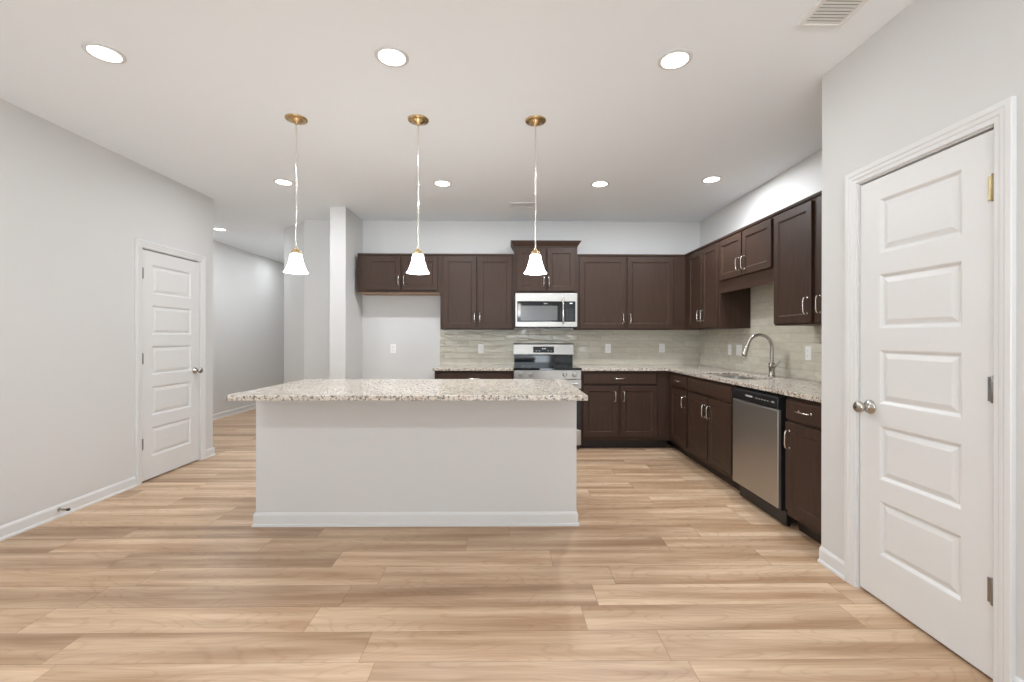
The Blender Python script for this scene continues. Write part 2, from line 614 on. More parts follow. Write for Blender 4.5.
CW = 0.070                                    # casing width + reveal
baseboard('baseboard_left', 'white baseboard along the left wall in front of the door', [(XL, YR), (XL, L1 - CW)], [(1, 0), (1, 0)])
baseboard('baseboard_left_corner', 'short white baseboard between left door casing and wall corner',
          [(XL, L2 + CW), (XL, YLE), (XH, YLE)], [(1, 0), (1, 1), (0, 1)])
baseboard('baseboard_hall', 'white baseboard along the hallway wall', [(XH, YLE), (XH, 9.6), (-3.063, 9.6)], [(1, 0), (1, -1), (0, -1)])
baseboard('baseboard_right', 'white baseboard between pantry door casing and wall corner', [(XP, P2 + CW), (XP, YPC)], [(-1, 0), (-1, 0)])
baseboard('baseboard_right_near', 'white baseboard on the near side of the pantry door', [(XP, YR), (XP, P1 - CW)], [(-1, 0), (-1, 0)])
r45 = math.tan(PI / 8)
baseboard('baseboard_back', 'white baseboard in the refrigerator recess', [(-1.826, 5.0), (-1.826, YW), (-0.83, YW)], [(1, 0), (1, -1), (0, -1)])
baseboard('baseboard_back_left', 'white baseboard left of the wall end and along the angled corner',
          [(-3.063, 9.6), (-3.063, 6.085), (-2.557, YW), (-2.002, YW), (-2.002, 5.0), (-1.826, 5.0)],
          [(-1, 0), (-1, -r45), (-r45, -1), (-1, -1), (-1, -1), (0, -1)])

# ---- doors
CASING = [(0.006, 0.0), (0.006, 0.009), (0.010, 0.011), (0.024, 0.012), (0.030, 0.015), (0.044, 0.016), (0.050, 0.019), (0.068, 0.019), (0.070, 0.016), (0.070, 0.0)]


def knob(parent, x, z, y0):
    k = link('door_knob', lathe(B(), [(0.034, 0.0), (0.034, -0.004), (0.030, -0.010), (0.018, -0.014), (0.0135, -0.020), (0.0125, -0.034), (0.016, -0.040), (0.025, -0.046),
                                      (0.0285, -0.054), (0.0275, -0.063), (0.022, -0.069), (0.012, -0.0715), (0.003, -0.072)], 28, 'Y'), M_NICKEL, parent, (x, y0, z), smooth=True)
    return k


def door(name, label, loc, rz, wdt, hinge_left, handed_hinge_mats, DH, bot):
    root = thing(name, label, 'door', loc, rz, None, 'structure')
    # slab with five raised panels
    y0 = 0.004
    bm = B()
    ph, pitch = 0.261, 0.360
    zs = [0.013]
    for k in range(5):
        zs += [bot + k * pitch, bot + k * pitch + ph]
    zs.append(DH + 0.004)
    xs = [0, 0.113, wdt - 0.113, wdt]
    vt = {(i, j): bm.verts.new((xs[i], y0, zs[j])) for i in range(4) for j in range(len(zs))}
    for i in range(3):
        for j in range(len(zs) - 1):
            if i == 1 and j % 2 == 1:
                rect_loops(bm, xs[1], xs[2], zs[j], zs[j + 1], [(0, y0), (0.004, y0 + 0.001), (0.016, y0 + 0.0105), (0.021, y0 + 0.0105), (0.042, y0 + 0.003), (0.046, y0 + 0.0025)])
            else:
                bm.faces.new([vt[i, j], vt[i + 1, j], vt[i + 1, j + 1], vt[i, j + 1]])
    nz = len(zs) - 1
    bk = [bm.verts.new((x, y0 + 0.035, z)) for x, z in ((0, zs[0]), (wdt, zs[0]), (wdt, zs[-1]), (0, zs[-1]))]
    bm.faces.new(bk)
    bm.faces.new([vt[i, 0] for i in range(4)] + [bk[1], bk[0]])
    bm.faces.new([vt[i, nz] for i in range(4)] + [bk[2], bk[3]])
    bm.faces.new([vt[0, j] for j in range(nz + 1)] + [bk[3], bk[0]])
    bm.faces.new([vt[3, j] for j in range(nz + 1)] + [bk[2], bk[1]])
    slab = link('door_panel', bm, M_DOOR, root)
    # jamb
    o0, o1, zt = -GAP, wdt + GAP, DH + 0.014
    bm = profile_run(B(), lambda u, d: [(o0 - u, d, 0), (o0 - u, d, zt + u), (o1 + u, d, zt + u), (o1 + u, d, 0)],
                     [(0.0, 0.0), (J, 0.0), (J, T), (0.0, T), (0.0, 0.052), (-0.011, 0.052), (-0.011, 0.042), (0.0, 0.042)])
    link('jamb', bm, M_TRIM, root)
    bm = profile_run(B(), lambda u, d: [(o0 - u, -d, 0), (o0 - u, -d, zt + u), (o1 + u, -d, zt + u), (o1 + u, -d, 0)], CASING)
    link('casing', bm, M_TRIM, root, smooth=False)
    kx = wdt - 0.062 if hinge_left else 0.062
    knob(slab, kx, 0.925, y0)
    hx = -0.002 if hinge_left else wdt + 0.002
    for z, m in zip((0.335, 1.075, 1.815), handed_hinge_mats):
        bm = lathe(B(), [(0.0045, -0.050), (0.0065, -0.047), (0.0065, 0.047), (0.0045, 0.050)], 12, at=(0, -0.003, 0))
        box(bm, *((-0.003, 0.020) if hinge_left else (-0.020, 0.003)), -0.0005, 0.0015, -0.045, 0.045)
        h = link('hinge', bm, m, slab, (hx, y0 - 0.003, z), smooth=True)
        if m is M_HINGE_BRASS:
            h['label'] = 'brass coloured hinge'
    return root


door('door_1', 'white five-panel door in the left wall near the hallway', (XL, L1, 0), PI / 2, L2 - L1, True, (M_HINGE,) * 3, DH_L, 0.203)
door('door_2', 'white five-panel pantry door at right with a brass top hinge', (XP, P2, 0), -PI / 2, P2 - P1, False, (M_HINGE, M_HINGE, M_HINGE_BRASS), DH_R, 0.227)

# ---- glazed tile backsplash
bm = box(B(), -0.845, XW, YW - 0.009, YW, 0.80, 1.366)
struct(link('wall_back_backsplash', bm, M_TILE), 'glossy beige subway tile backsplash on the back wall behind the range', 'backsplash')
bm = box(B(), XW - 0.009, XW, YPC, YW - 0.009, 0.80, 1.83)
struct(link('wall_right_backsplash', bm, M_TILE), 'glossy beige subway tile backsplash behind the sink faucet', 'backsplash')

# ------------------------------------------------------------------ cabinets
# local frame: x along the run, front faces -y, back on the wall at y = 0


def handle_mesh(length, horiz):
    c = 0.0
    h = length / 2
    pts = [(-h, 0.002), (-h, -0.018), (-h + 0.004, -0.025), (-h + 0.014, -0.029), (-h * 0.4, -0.031), (h * 0.4, -0.031), (h - 0.014, -0.029), (h - 0.004, -0.025), (h, -0.018), (h, 0.002)]
    bm = B()
    tube(bm, [((p, y, 0) if horiz else (0, y, p)) for p, y in pts], [0.0062, 0.005, 0.005, 0.005, 0.0048, 0.0048, 0.005, 0.005, 0.005, 0.0062], 8)
    for s in (-h, h):
        lathe(bm, [(0.008, 0.0), (0.008, -0.003), (0.005, -0.005)], 10, 'Y', at=((s, 0, 0) if horiz else (0, 0, s)))
    me = bpy.data.meshes.new('handle')
    bmesh.ops.recalc_face_normals(bm, faces=bm.faces)
    bm.to_mesh(me)
    bm.free()
    me.materials.append(M_CHROME)
    for p in me.polygons:
        p.use_smooth = True
    return me


HV, HHZ = handle_mesh(0.112, False), handle_mesh(0.112, True)


def handle(parent, x, y, z, horiz=False):
    o = bpy.data.objects.new('handle', HHZ if horiz else HV)
    COL.objects.link(o)
    o.parent = parent
    o.location = (x, y, z)
    return o


DT = 0.020


def shaker(root, name, x0, x1, z0, z1, yf, hx=None, hz=None):
    bm = B()
    s = 0.056
    rect_loops(bm, x0, x1, z0, z1, [(0, yf), (0, yf - DT + 0.002), (0.002, yf - DT), (s, yf - DT), (s + 0.002, yf - DT + 0.003), (s + 0.008, yf - DT + 0.005),
                                    (s + 0.010, yf - DT + 0.0065)], True, True)
    d = link(name, bm, M_WOOD, root)
    if hx is not None:
        handle(d, hx, yf - DT, hz)
    return d


def drawer(root, x0, x1, z0, z1, yf, pull=True, name='drawer'):
    bm = rect_loops(B(), x0, x1, z0, z1, [(0, yf), (0, yf - DT + 0.006), (0.003, yf - DT + 0.003), (0.009, yf - DT + 0.001), (0.014, yf - DT)], True, True)
    d = link(name, bm, M_WOOD, root)
    if pull:
        handle(d, (x0 + x1) / 2, yf - DT, (z0 + z1) / 2 + 0.004, True)
    return d


def cabinet(name, label, loc, rz, W, D, Z, doors=(), drawers=(), base=False, group=None, wood_under=True, toe_x=None, top_trim=True, false_front=None):
    """Z = height; doors (x0, x1, z0, z1, handle_x, handle_z) in the cabinet's own frame"""
    root = thing(name, label, 'cabinet', loc, rz, group)
    z0 = 0.1 if base else 0.0
    bm = box(B(), 0, W, -D, -0.0005 if not base else -0.01, z0, Z)
    link('carcass', bm, M_WOOD, root)
    if base:
        a, b = toe_x or (0, W)
        link('toe_kick', box(B(), a, b, -D + 0.075, -0.02, 0.0, 0.1), M_TOE, root)
    for (a, b, c, d, hx, hz) in doors:
        shaker(root, 'door', a, b, c, d, -D, hx, hz)
    for (a, b, c, d, pull) in drawers:
        drawer(root, a, b, c, d, -D, pull, 'drawer' if pull else 'false_drawer_front')
    if top_trim and not base:
        bm = B()
        profile = [(-D, Z - 0.024), (-D - 0.010, Z - 0.020), (-D - 0.013, Z - 0.004), (-D - 0.013, Z), (-D, Z)]
        va = [bm.verts.new((0, y, z)) for y, z in profile]
        vb = [bm.verts.new((W, y, z)) for y, z in profile]
        n = len(profile)
        for i in range(n):
            bm.faces.new([va[i], va[(i + 1) % n], vb[(i + 1) % n], vb[i]])
        bm.faces.new(va)
        bm.faces.new(vb)
        link('top_moulding', bm, M_WOOD, root)
    return root


UB, UT = 1.36, 2.262                          # wall cabinets: bottom, top
UD = 0.315                                    # wall cabinet depth to the face frame
UG = 'dark wall cabinets'
BG = 'dark base cabinets'
SB = UT - 1.81


def upper_back(x0, x1, zb, label, doors, D=UD, **kw):
    return cabinet('wall_cabinet', label, (x0, YW, zb), 0, x1 - x0, D, UT - zb, [(a - x0, b - x0, c - zb, d - zb, (h - x0) if h is not None else None, hz - zb) for a, b, c, d, h, hz in doors], group=UG, **kw)


DTOP = 2.222
c = upper_back(-1.780, -0.796, 1.797, 'short dark two-door cabinet over the empty refrigerator recess',
               [(-1.672, -1.268, 1.824, DTOP, -1.288, 1.940), (-1.244, -0.826, 1.824, DTOP, -1.224, 1.940)])
link('underside_panel', box(B(), 0.004, 0.980, -UD + 0.004, -0.004, -0.006, 0.0), M_UNDER, c)['label'] = 'bare wood underside'
upper_back(-0.795, 0.086, UB, 'tall dark two-door wall cabinet left of the microwave',
           [(-0.760, -0.366, UB + 0.012, DTOP, -0.386, 1.505), (-0.344, 0.058, UB + 0.012, DTOP, -0.322, 1.505)])
# cabinet over the microwave: crown raised above its neighbours
MCX0, MCX1, MCT = 0.0875, 0.839, 2.415
mc = cabinet('wall_cabinet', 'dark crowned cabinet above the microwave, taller than its neighbours', (MCX0, YW, 1.790), 0, MCX1 - MCX0, UD + 0.012, MCT - 1.790 - 0.012,
             [(0.030, 0.368, 0.026, 0.532, 0.350, 0.145), (0.392, 0.722, 0.026, 0.532, 0.412, 0.145)], group=UG, top_trim=False)
bm = B()
cd_ = UD + 0.012
prof = [(0.0, -0.075), (0.004, -0.072), (0.006, -0.060), (0.020, -0.040), (0.032, -0.022), (0.036, -0.010), (0.044, -0.008), (0.044, 0.0), (0.0, 0.0)]
Wc = MCX1 - MCX0
zt = MCT - 1.790
profile_run(bm, lambda u, d: [(-u, -0.001, zt + d), (-u, -cd_ - u, zt + d), (Wc + u, -cd_ - u, zt + d), (Wc + u, -0.001, zt + d)], prof)
box(bm, 0.001, Wc - 0.001, -cd_ + 0.001, -0.002, zt - 0.011, zt - 0.002)
link('crown_moulding', bm, M_WOOD, mc)
upper_back(0.840, XW - UD - 0.0005, UB, 'wide dark two-door wall cabinet right of the microwave, meeting the corner',
           [(0.868, 1.418, UB + 0.012, DTOP, 1.388, 1.492), (1.442, 1.992, UB + 0.012, DTOP, 1.474, 1.492)])


def right_run(name, label, y_far, y_near, zb, Zh, D, doors, drawers=(), base=False, **kw):
    f = lambda y: y_far - y
    return cabinet(name, label, (XW - (0.0005 if not base else 0.0), y_far, zb), -PI / 2, y_far - y_near, D, Zh,
                   [(f(a), f(b), c_ - zb, d - zb, f(h) if h is not None else None, (hz - zb)) for a, b, c_, d, h, hz in doors],
                   [(f(a), f(b), c_ - zb, d - zb, p) for a, b, c_, d, p in drawers], base, BG if base else UG, **kw)


o = right_run('wall_cabinet', 'narrow dark two-door wall cabinet in the corner, left of the sink', YW - 0.001, 4.397, UB, UT - UB, UD,
              [(5.130, 4.792, UB + 0.012, DTOP, 4.826, 1.505), (4.772, 4.430, UB + 0.012, DTOP, 4.738, 1.505)])
c = right_run('wall_cabinet', 'short dark two-door cabinet over the sink with a valance below', 4.396, 3.496, 1.80, UT - 1.80, UD,
              [(4.385, 3.972, 1.832, DTOP, 4.008, 1.938), (3.952, 3.520, 1.832, DTOP, 3.916, 1.938)])
link('valance', box(B(), 0, 0.9, -UD, -UD + 0.019, -0.092, 0.0), M_WOOD, c)
right_run('wall_cabinet', 'tall dark single-door wall cabinet right of the sink', 3.495, 3.020, UB, UT - UB, UD, [(3.480, 3.048, UB + 0.012, DTOP, 3.088, 1.492)])
right_run('wall_cabinet', 'dark wall cabinet partly hidden behind the pantry wall corner', 3.019, YPC + 0.001, UB, UT - UB, UD, [(2.996, 2.50, UB + 0.012, DTOP, 2.958, 1.492)])

# ---- base cabinets
BZ = 0.888
BD = 0.610
YB = YW - 0.0095
DB, DTp = 0.142, 0.716
RB, RT = 0.734, 0.862


def base_back(x0, x1, label, doors, drawers, **kw):
    return cabinet('base_cabinet', label, (x0, YW, 0), 0, x1 - x0, BD, BZ, [(a - x0, b - x0, DB, DTp, h - x0, 0.600) for a, b, h in doors],
                   [(a - x0, b - x0, RB, RT, True) for a, b in drawers], True, BG, **kw)


RX0, RX1 = 0.078, 0.838                       # range
base_back(-0.815, RX0 - 0.003, 'dark base cabinet left of the range, mostly hidden by the island', [(-0.79, -0.383, -0.42), (-0.357, 0.05, -0.32)], [(-0.79, 0.05)])
base_back(RX1 + 0.003, XW - BD - 0.001, 'dark base cabinet with one wide drawer and two doors, right of the range', [(0.862, 1.258, 1.222), (1.284, 1.698, 1.320)], [(0.862, 1.698)])
right_run('base_cabinet', 'narrow dark drawer and door base cabinet in the corner left of the sink', YW - 0.001, 4.444, 0, BZ, BD,
          [(4.895, 4.470, DB, DTp, 4.512, 0.600)], [(4.895, 4.470, RB, RT, True)], True, toe_x=(0, YW - 4.444))
# sink base: carcass is an open box so that the basin hangs inside it
sb = thing('base_cabinet', 'dark two-door sink base cabinet left of the dishwasher', 'cabinet', (XW, 4.443, 0), -PI / 2, BG)
Ws = 4.443 - 3.545
bm = B()
grid_solid(bm, [0, 0.018, Ws - 0.018, Ws], [-BD, -BD + 0.019, -0.03, -0.0105], lambda i, j: not (i == 1 and j == 1), 0.1, BZ, lambda u, v, q: (u, v, q))
box(bm, 0.001, Ws - 0.001, -BD + 0.002, -0.011, 0.1, 0.118)
link('carcass', bm, M_WOOD, sb)
link('toe_kick', box(B(), 0, Ws, -BD + 0.075, -0.02, 0, 0.0995), M_TOE, sb)
shaker(sb, 'door', 0.022, 0.440, DB, DTp, -BD, 0.404, 0.588)
shaker(sb, 'door', 0.462, 0.876, DB, DTp, -BD, 0.498, 0.588)
drawer(sb, 0.022, 0.876, RB, RT, -BD, False, 'false_drawer_front')
right_run('base_cabinet', 'dark drawer and door base cabinet right of the dishwasher', 2.876, YPC + 0.001, 0, BZ, BD,
          [(2.868, 2.490, DB, DTp, 2.826, 0.606)], [(2.868, 2.490, RB, RT, True)], True)

# ---- counters
CT, CB = 0.920, 0.889
CF_B = YW - 0.648
CF_R = XW - 0.648
SX0, SX1, SY0, SY1 = 1.905, 2.275, 3.620, 4.320          # sink cut-out
bm = box(B(), -0.832, RX0 - 0.002, CF_B, YB, CB, CT)
tag(link('countertop', bm, M_GRANITE, bevel=0.003), 'short speckled granite countertop left of the range', 'countertop')
us = [RX1 + 0.002, CF_R, SX0, SX1, XW - 0.0095]
vs = [YPC + 0.0005, SY0, SY1, CF_B, YB]
bm = grid_solid(B(), us, vs, lambda i, j: (j == 3 or i >= 1) and not (i == 2 and j == 1), CB, CT, lambda u, v, q: (u, v, q))
tag(link('countertop', bm, M_GRANITE, bevel=0.003), 'L-shaped speckled granite countertop holding the sink, right of the range', 'countertop')

# ---- sink
sk = thing('kitchen_sink', 'stainless undermount sink set into the granite below the faucet', 'sink', ((SX0 + SX1) / 2, (SY0 + SY1) / 2, 0.70))
hx_, hy_ = (SX1 - SX0) / 2 + 0.004, (SY1 - SY0) / 2 + 0.004
bm = B()


def rring(x, y, z, r, n=5):
    out = []
    for cx, cy, a0 in ((x - r, y - r, 0), (-x + r, y - r, PI / 2), (-x + r, -y + r, PI), (x - r, -y + r, 1.5 * PI)):
        for k in range(n):
            a = a0 + PI / 2 * k / (n - 1)
            out.append((cx + r * math.cos(a), cy + r * math.sin(a), z))
    return out


rings = [rring(hx_ + 0.02, hy_ + 0.012, 0.188, 0.05), rring(hx_, hy_, 0.188, 0.045), rring(hx_ - 0.008, hy_ - 0.008, 0.03, 0.045), rring(hx_ - 0.02, hy_ - 0.02, 0.008, 0.04), rring(hx_ - 0.04, hy_ - 0.04, 0.003, 0.03),
         rring(0.05, 0.05, 0.0, 0.049)]
rv = [[bm.verts.new(p) for p in r] for r in rings]
for a, b in zip(rv, rv[1:]):
    n = len(a)
    for i in range(n):
        bm.faces.new([a[i], a[(i + 1) % n], b[(i + 1) % n], b[i]])
bm.faces.new(rv[-1])
bk = link('bowl', bm, M_STEEL, sk, smooth=True)
link('drain', lathe(B(), [(0.056, 0.001), (0.056, 0.005), (0.042, 0.006), (0.038, 0.002), (0.012, 0.002), (0.010, 0.010), (0.004, 0.011)], 28), M_CHROME, sk, smooth=True)

# ---- faucet: gooseneck with pull-down head, spout over the bowl (-x)
fa = thing('kitchen_faucet', 'brushed nickel gooseneck faucet standing behind the sink', 'faucet', (2.335, 3.853, CT))
link('base', lathe(B(), [(0.032, 0.0), (0.032, 0.004), (0.029, 0.010), (0.025, 0.018), (0.0235, 0.070), (0.027, 0.078), (0.027, 0.114), (0.021, 0.124), (0.015, 0.132)], 28), M_NICKEL, fa, smooth=True)
pts = [(0, 0, 0.125), (0, 0, 0.20), (0, 0, 0.262)]
R_ = 0.108
for k in range(1, 15):
    a = PI * k / 14 * 0.93
    pts.append((-R_ + R_ * math.cos(a), 0, 0.262 + R_ * math.sin(a)))
link('spout', tube(B(), pts, [0.0150] * 2 + [0.0142] * 15, 16), M_NICKEL, fa, smooth=True)
e = Vector(pts[-1])
d = (Vector(pts[-1]) - Vector(pts[-2])).normalized()
sh = tube(B(), [e + d * q for q in (-0.002, 0.004, 0.01, 0.03, 0.075, 0.095, 0.102, 0.106)], [0.0145, 0.0165, 0.0165, 0.0175, 0.0215, 0.0225, 0.021, 0.017], 18)
hd = link('spray_head', sh, M_NICKEL, fa, smooth=True)
link('spray_face', tube(B(), [e + d * 0.106, e + d * 0.109], [0.0165, 0.0150], 18), M_BLACK, hd)
lv = tube(B(), [(0.0, -0.018, 0.098), (0.0, -0.036, 0.098), (0.004, -0.046, 0.102), (0.018, -0.056, 0.122), (0.034, -0.064, 0.144)], [0.0190, 0.0180, 0.0115, 0.0085, 0.0065], 14)
link('lever', lv, M_NICKEL, fa, smooth=True)

# ------------------------------------------------------------------ range
rg = thing('range', 'freestanding stainless range with black glass top between the base cabinets', 'range', ((RX0 + RX1) / 2, YB - 0.002, 0))
RW = 0.376
RD = 0.636                                    # front of the control panel
link('body', box(B(), -RW, RW, -0.600, 0, 0.045, 0.900), M_BLACK, rg)
bm = rect_loops(B(), -0.380, 0.380, -0.650, -0.055, [(0.0, 0.901), (0.0, 0.918), (0.004, 0.922)], True, True)
for v in bm.verts:
    v.co = (v.co.x, v.co.z, v.co.y)
ck = link('cooktop', bm, M_GLASS, rg)
for bx, by, br_ in ((-0.19, -0.22, 0.078), (0.19, -0.22, 0.078), (-0.19, -0.47, 0.10), (0.19, -0.47, 0.10), (0.0, -0.17, 0.05)):
    bm = B()
    lathe(bm, [(br_ - 0.003, 0.0), (br_ - 0.003, 0.0005), (br_, 0.0005), (br_, 0.0)], 40, caps=False)
    link('burner_ring', bm, mat('burner_marking', (0.12, 0.12, 0.12), 0.3) if 'burner_marking' not in bpy.data.materials else bpy.data.materials['burner_marking'], ck, (bx, by, 0.922))
# backguard: dark riser and stainless console leaning forward
bm = B()
box(bm, -0.366, 0.366, -0.058, 0.0, 0.900, 1.045)
link('riser', bm, M_GLASS, rg)
pf = [(0.0, 1.040), (-0.070, 1.040), (-0.082, 1.052), (-0.066, 1.176), (-0.052, 1.190), (0.0, 1.190)]
bm = B()
va = [bm.verts.new((-0.380, y, z)) for y, z in pf]
vb = [bm.verts.new((0.380, y, z)) for y, z in pf]
for i in range(len(pf)):
    k = (i + 1) % len(pf)
    bm.faces.new([va[i], va[k], vb[k], vb[i]])
bm.faces.new(va)
bm.faces.new(vb)
cs = link('console', bm, M_STEEL, rg, bevel=0.004)
tilt = math.atan2(0.016, 0.124)
dp = bpy.data.objects.new('display', None)
bm = rect_loops(B(), -0.130, 0.130, -0.038, 0.038, [(0, 0.0), (0, -0.002), (0.002, -0.003)], True, True)
dp = link('display', bm, M_GLASS, cs, (0.0, -0.0745, 1.112))
dp.rotation_euler = (tilt * -1.0, 0, 0)
bm = B()
for (x0, x1, z0, z1) in ((-0.018, -0.006, 0.006, 0.018), (0.0, 0.012, 0.006, 0.018), (0.016, 0.028, 0.006, 0.018), (-0.10, -0.082, -0.016, -0.013), (-0.062, -0.046, -0.016, -0.013),
                         (0.050, 0.066, -0.016, -0.013), (0.086, 0.102, -0.016, -0.013)):
    box(bm, x0, x1, -0.0036, -0.0030, z0, z1)
o = link('display_marks', bm, M_DIGIT, cs, (0.0, -0.0745, 1.112))  # plain bars standing for the digits and indicator marks
o.rotation_euler = (-tilt, 0, 0)
# front: knob panel, oven door with window and bar handle, storage drawer
bm = rect_loops(B(), -0.378, 0.378, 0.795, 0.899, [(0, -0.600), (0, -RD + 0.004), (0.004, -RD)], True, True)
kp = link('control_panel', bm, M_STEEL, rg)
for kx in (-0.30, -0.19, 0.19, 0.30):
    bm = lathe(B(), [(0.026, 0.0), (0.026, -0.006), (0.021, -0.008), (0.019, -0.030), (0.016, -0.033), (0.004, -0.034)], 24, 'Y')
    box(bm, -0.003, 0.003, -0.036, -0.030, -0.017, 0.017)
    link('knob', bm, M_STEEL, kp, (kx, -RD, 0.848), smooth=True)
bm = rect_loops(B(), -0.378, 0.378, 0.232, 0.790, [(0, -0.600), (0, -RD + 0.004), (0.004, -RD)], True, True)
od = link('oven_door', bm, M_BLACK, rg)
link('stainless_rail', rect_loops(B(), -0.3775, 0.3775, 0.690, 0.7895, [(0, -RD + 0.003), (0, -RD - 0.001), (0.002, -RD - 0.002)], True, True), M_STEEL, od)
link('window', rect_loops(B(), -0.300, 0.300, 0.300, 0.640, [(0, -RD + 0.003), (0, -RD - 0.001), (0.002, -RD - 0.002)], True, True), M_GLASS, od)
bm = tube(B(), [(-0.33, -RD - 0.048, 0.745), (0.33, -RD - 0.048, 0.745)], 0.012, 14)
for s in (-0.30, 0.30):
    tube(bm, [(s, -RD + 0.002, 0.745), (s, -RD - 0.048, 0.745)], 0.009, 10)
link('handle', bm, M_STEEL, od, smooth=True)
link('storage_drawer', rect_loops(B(), -0.378, 0.378, 0.055, 0.226, [(0, -0.600), (0, -RD + 0.006), (0.006, -RD)], True, True), M_STEEL, rg)
for sx in (-0.33, 0.33):
    for sy in (-0.55, -0.06):
        link('levelling_foot', lathe(B(), [(0.018, 0.0), (0.018, 0.008), (0.010, 0.012), (0.010, 0.046)], 14), M_BLACK, rg, (sx, sy, 0))

# ------------------------------------------------------------------ over-the-range microwave
MX0, MX1, MZ0, MZ1 = 0.098, 0.830, 1.380, 1.788
mw = thing('microwave', 'stainless over-the-range microwave with black glass window', 'microwave', ((MX0 + MX1) / 2, YB, MZ0))
mh = (MX1 - MX0) / 2
MH = MZ1 - MZ0
MF = 0.392                                    # front plane
link('body', box(B(), -mh + 0.002, mh - 0.002, -MF + 0.030, 0, 0.006, MH), M_BLACK, mw)
us = [-mh, -mh + 0.024, mh - 0.190, mh - 0.187, mh - 0.024, mh]
bm = grid_solid(B(), [-mh, -mh + 0.024, mh - 0.024, mh], [0.010, 0.068, MH - 0.098, MH - 0.001], lambda i, j: not (i == 1 and j == 1), -MF, -MF + 0.032, lambda u, v, q: (u, q, v))
fr = link('front_frame', bm, M_STEEL, mw, bevel=0.003)
dr = link('door', rect_loops(B(), -mh + 0.0245, mh - 0.155, 0.0685, MH - 0.0985, [(0, -MF + 0.028), (0, -MF + 0.001), (0.002, -MF - 0.001)], True, True), M_GLASS, mw)
M_MESHWIN = mat('screened_window', (0.10, 0.098, 0.095), 0.18)
link('window', rect_loops(B(), -mh + 0.064, mh - 0.235, 0.086, MH - 0.150, [(0, -MF + 0.001), (0, -MF - 0.0015), (0.001, -MF - 0.0018)], True, True), M_MESHWIN, dr)
link('door_emblem', box(B(), -0.030, 0.012, -MF - 0.0016, -MF - 0.0008, MH - 0.128, MH - 0.121), M_MARK, dr)
pn = link('control_panel', rect_loops(B(), mh - 0.153, mh - 0.0245, 0.0685, MH - 0.0985, [(0, -MF + 0.028), (0, -MF + 0.001), (0.002, -MF - 0.001)], True, True), M_GLASS, mw)
bm = B()
for r in range(6):
    for q in range(3):
        box(bm, mh - 0.128 + q * 0.030, mh - 0.112 + q * 0.030, -MF - 0.0016, -MF - 0.0008, 0.090 + r * 0.024, 0.096 + r * 0.024)
M_DIM = mat('keypad_marking', (0.10, 0.105, 0.11), 0.4)
link('keypad_lettering', bm, M_DIM, pn)
link('clock_display', box(B(), mh - 0.090, mh - 0.058, -MF - 0.0016, -MF - 0.0008, MH - 0.126, MH - 0.116), M_DIGIT, pn)
hxm = mh - 0.172
bm = tube(B(), [(hxm, -MF + 0.001, 0.045), (hxm, -MF - 0.032, 0.050), (hxm, -MF - 0.042, 0.080), (hxm, -MF - 0.045, 0.19), (hxm, -MF - 0.042, MH - 0.085), (hxm, -MF - 0.032, MH - 0.055), (hxm, -MF + 0.001, MH - 0.050)],
          [0.012] * 7, 14)
link('handle', bm, M_CHROME, mw, smooth=True)
bm = B()
for k in range(9):
    box(bm, -mh + 0.03 + k * 0.077, -mh + 0.085 + k * 0.077, -MF + 0.045, -MF + 0.16, 0.0, 0.0062)
link('vent_grille', bm, M_BLACK, mw)

# ------------------------------------------------------------------ dishwasher
DY0, DY1 = 2.903, 3.492
dw = thing('dishwasher', 'stainless dishwasher with black control strip under the right counter', 'dishwasher', (XW - 0.03, (DY0 + DY1) / 2, 0), -PI / 2)
hw = (DY1 - DY0) / 2
DF = XW - 0.03 - 1.800                         # front plane of the door
link('tub', box(B(), -hw + 0.002, hw - 0.002, -DF + 0.055, 0, 0.10, 0.872), M_BLACK, dw)
bm = rect_loops(B(), -hw, hw, 0.128, 0.782, [(0, -DF + 0.022), (0, -DF + 0.005), (0.006, -DF)], True, True)
dd = link('door', bm, M_STEEL, dw)
link('door_liner', box(B(), -hw + 0.001, hw - 0.001, -DF + 0.023, -DF + 0.054, 0.115, 0.868), M_BLACK, dw)
bm = rect_loops(B(), -hw, hw, 0.786, 0.866, [(0, -DF + 0.022), (0, -DF + 0.003), (0.005, -DF - 0.003)], True, True)
st = link('control_strip', bm, M_BLACK, dw)
bm = B()
box(bm, -hw + 0.20, -hw + 0.29, -DF - 0.0045, -DF - 0.0028, 0.826, 0.837)
for k in range(5):
    box(bm, -hw + 0.335 + k * 0.034, -hw + 0.352 + k * 0.034, -DF - 0.0045, -DF - 0.0028, 0.826, 0.831)
box(bm, -hw + 0.525, -hw + 0.550, -DF - 0.0045, -DF - 0.0028, 0.824, 0.835)
link('control_marks', bm, M_MARK, st)  # plain bars in place of the small panel marks
link('kick_plate', box(B(), -hw + 0.003, hw - 0.003, -DF + 0.060, -DF + 0.075, 0.012, 0.112), M_BLACK, dw)
for sx in (-hw + 0.03, hw - 0.03):
    link('levelling_foot', lathe(B(), [(0.014, 0.0), (0.014, 0.006), (0.006, 0.010), (0.006, 0.105)], 12), M_NICKEL, dw, (sx, -DF + 0.085, 0))

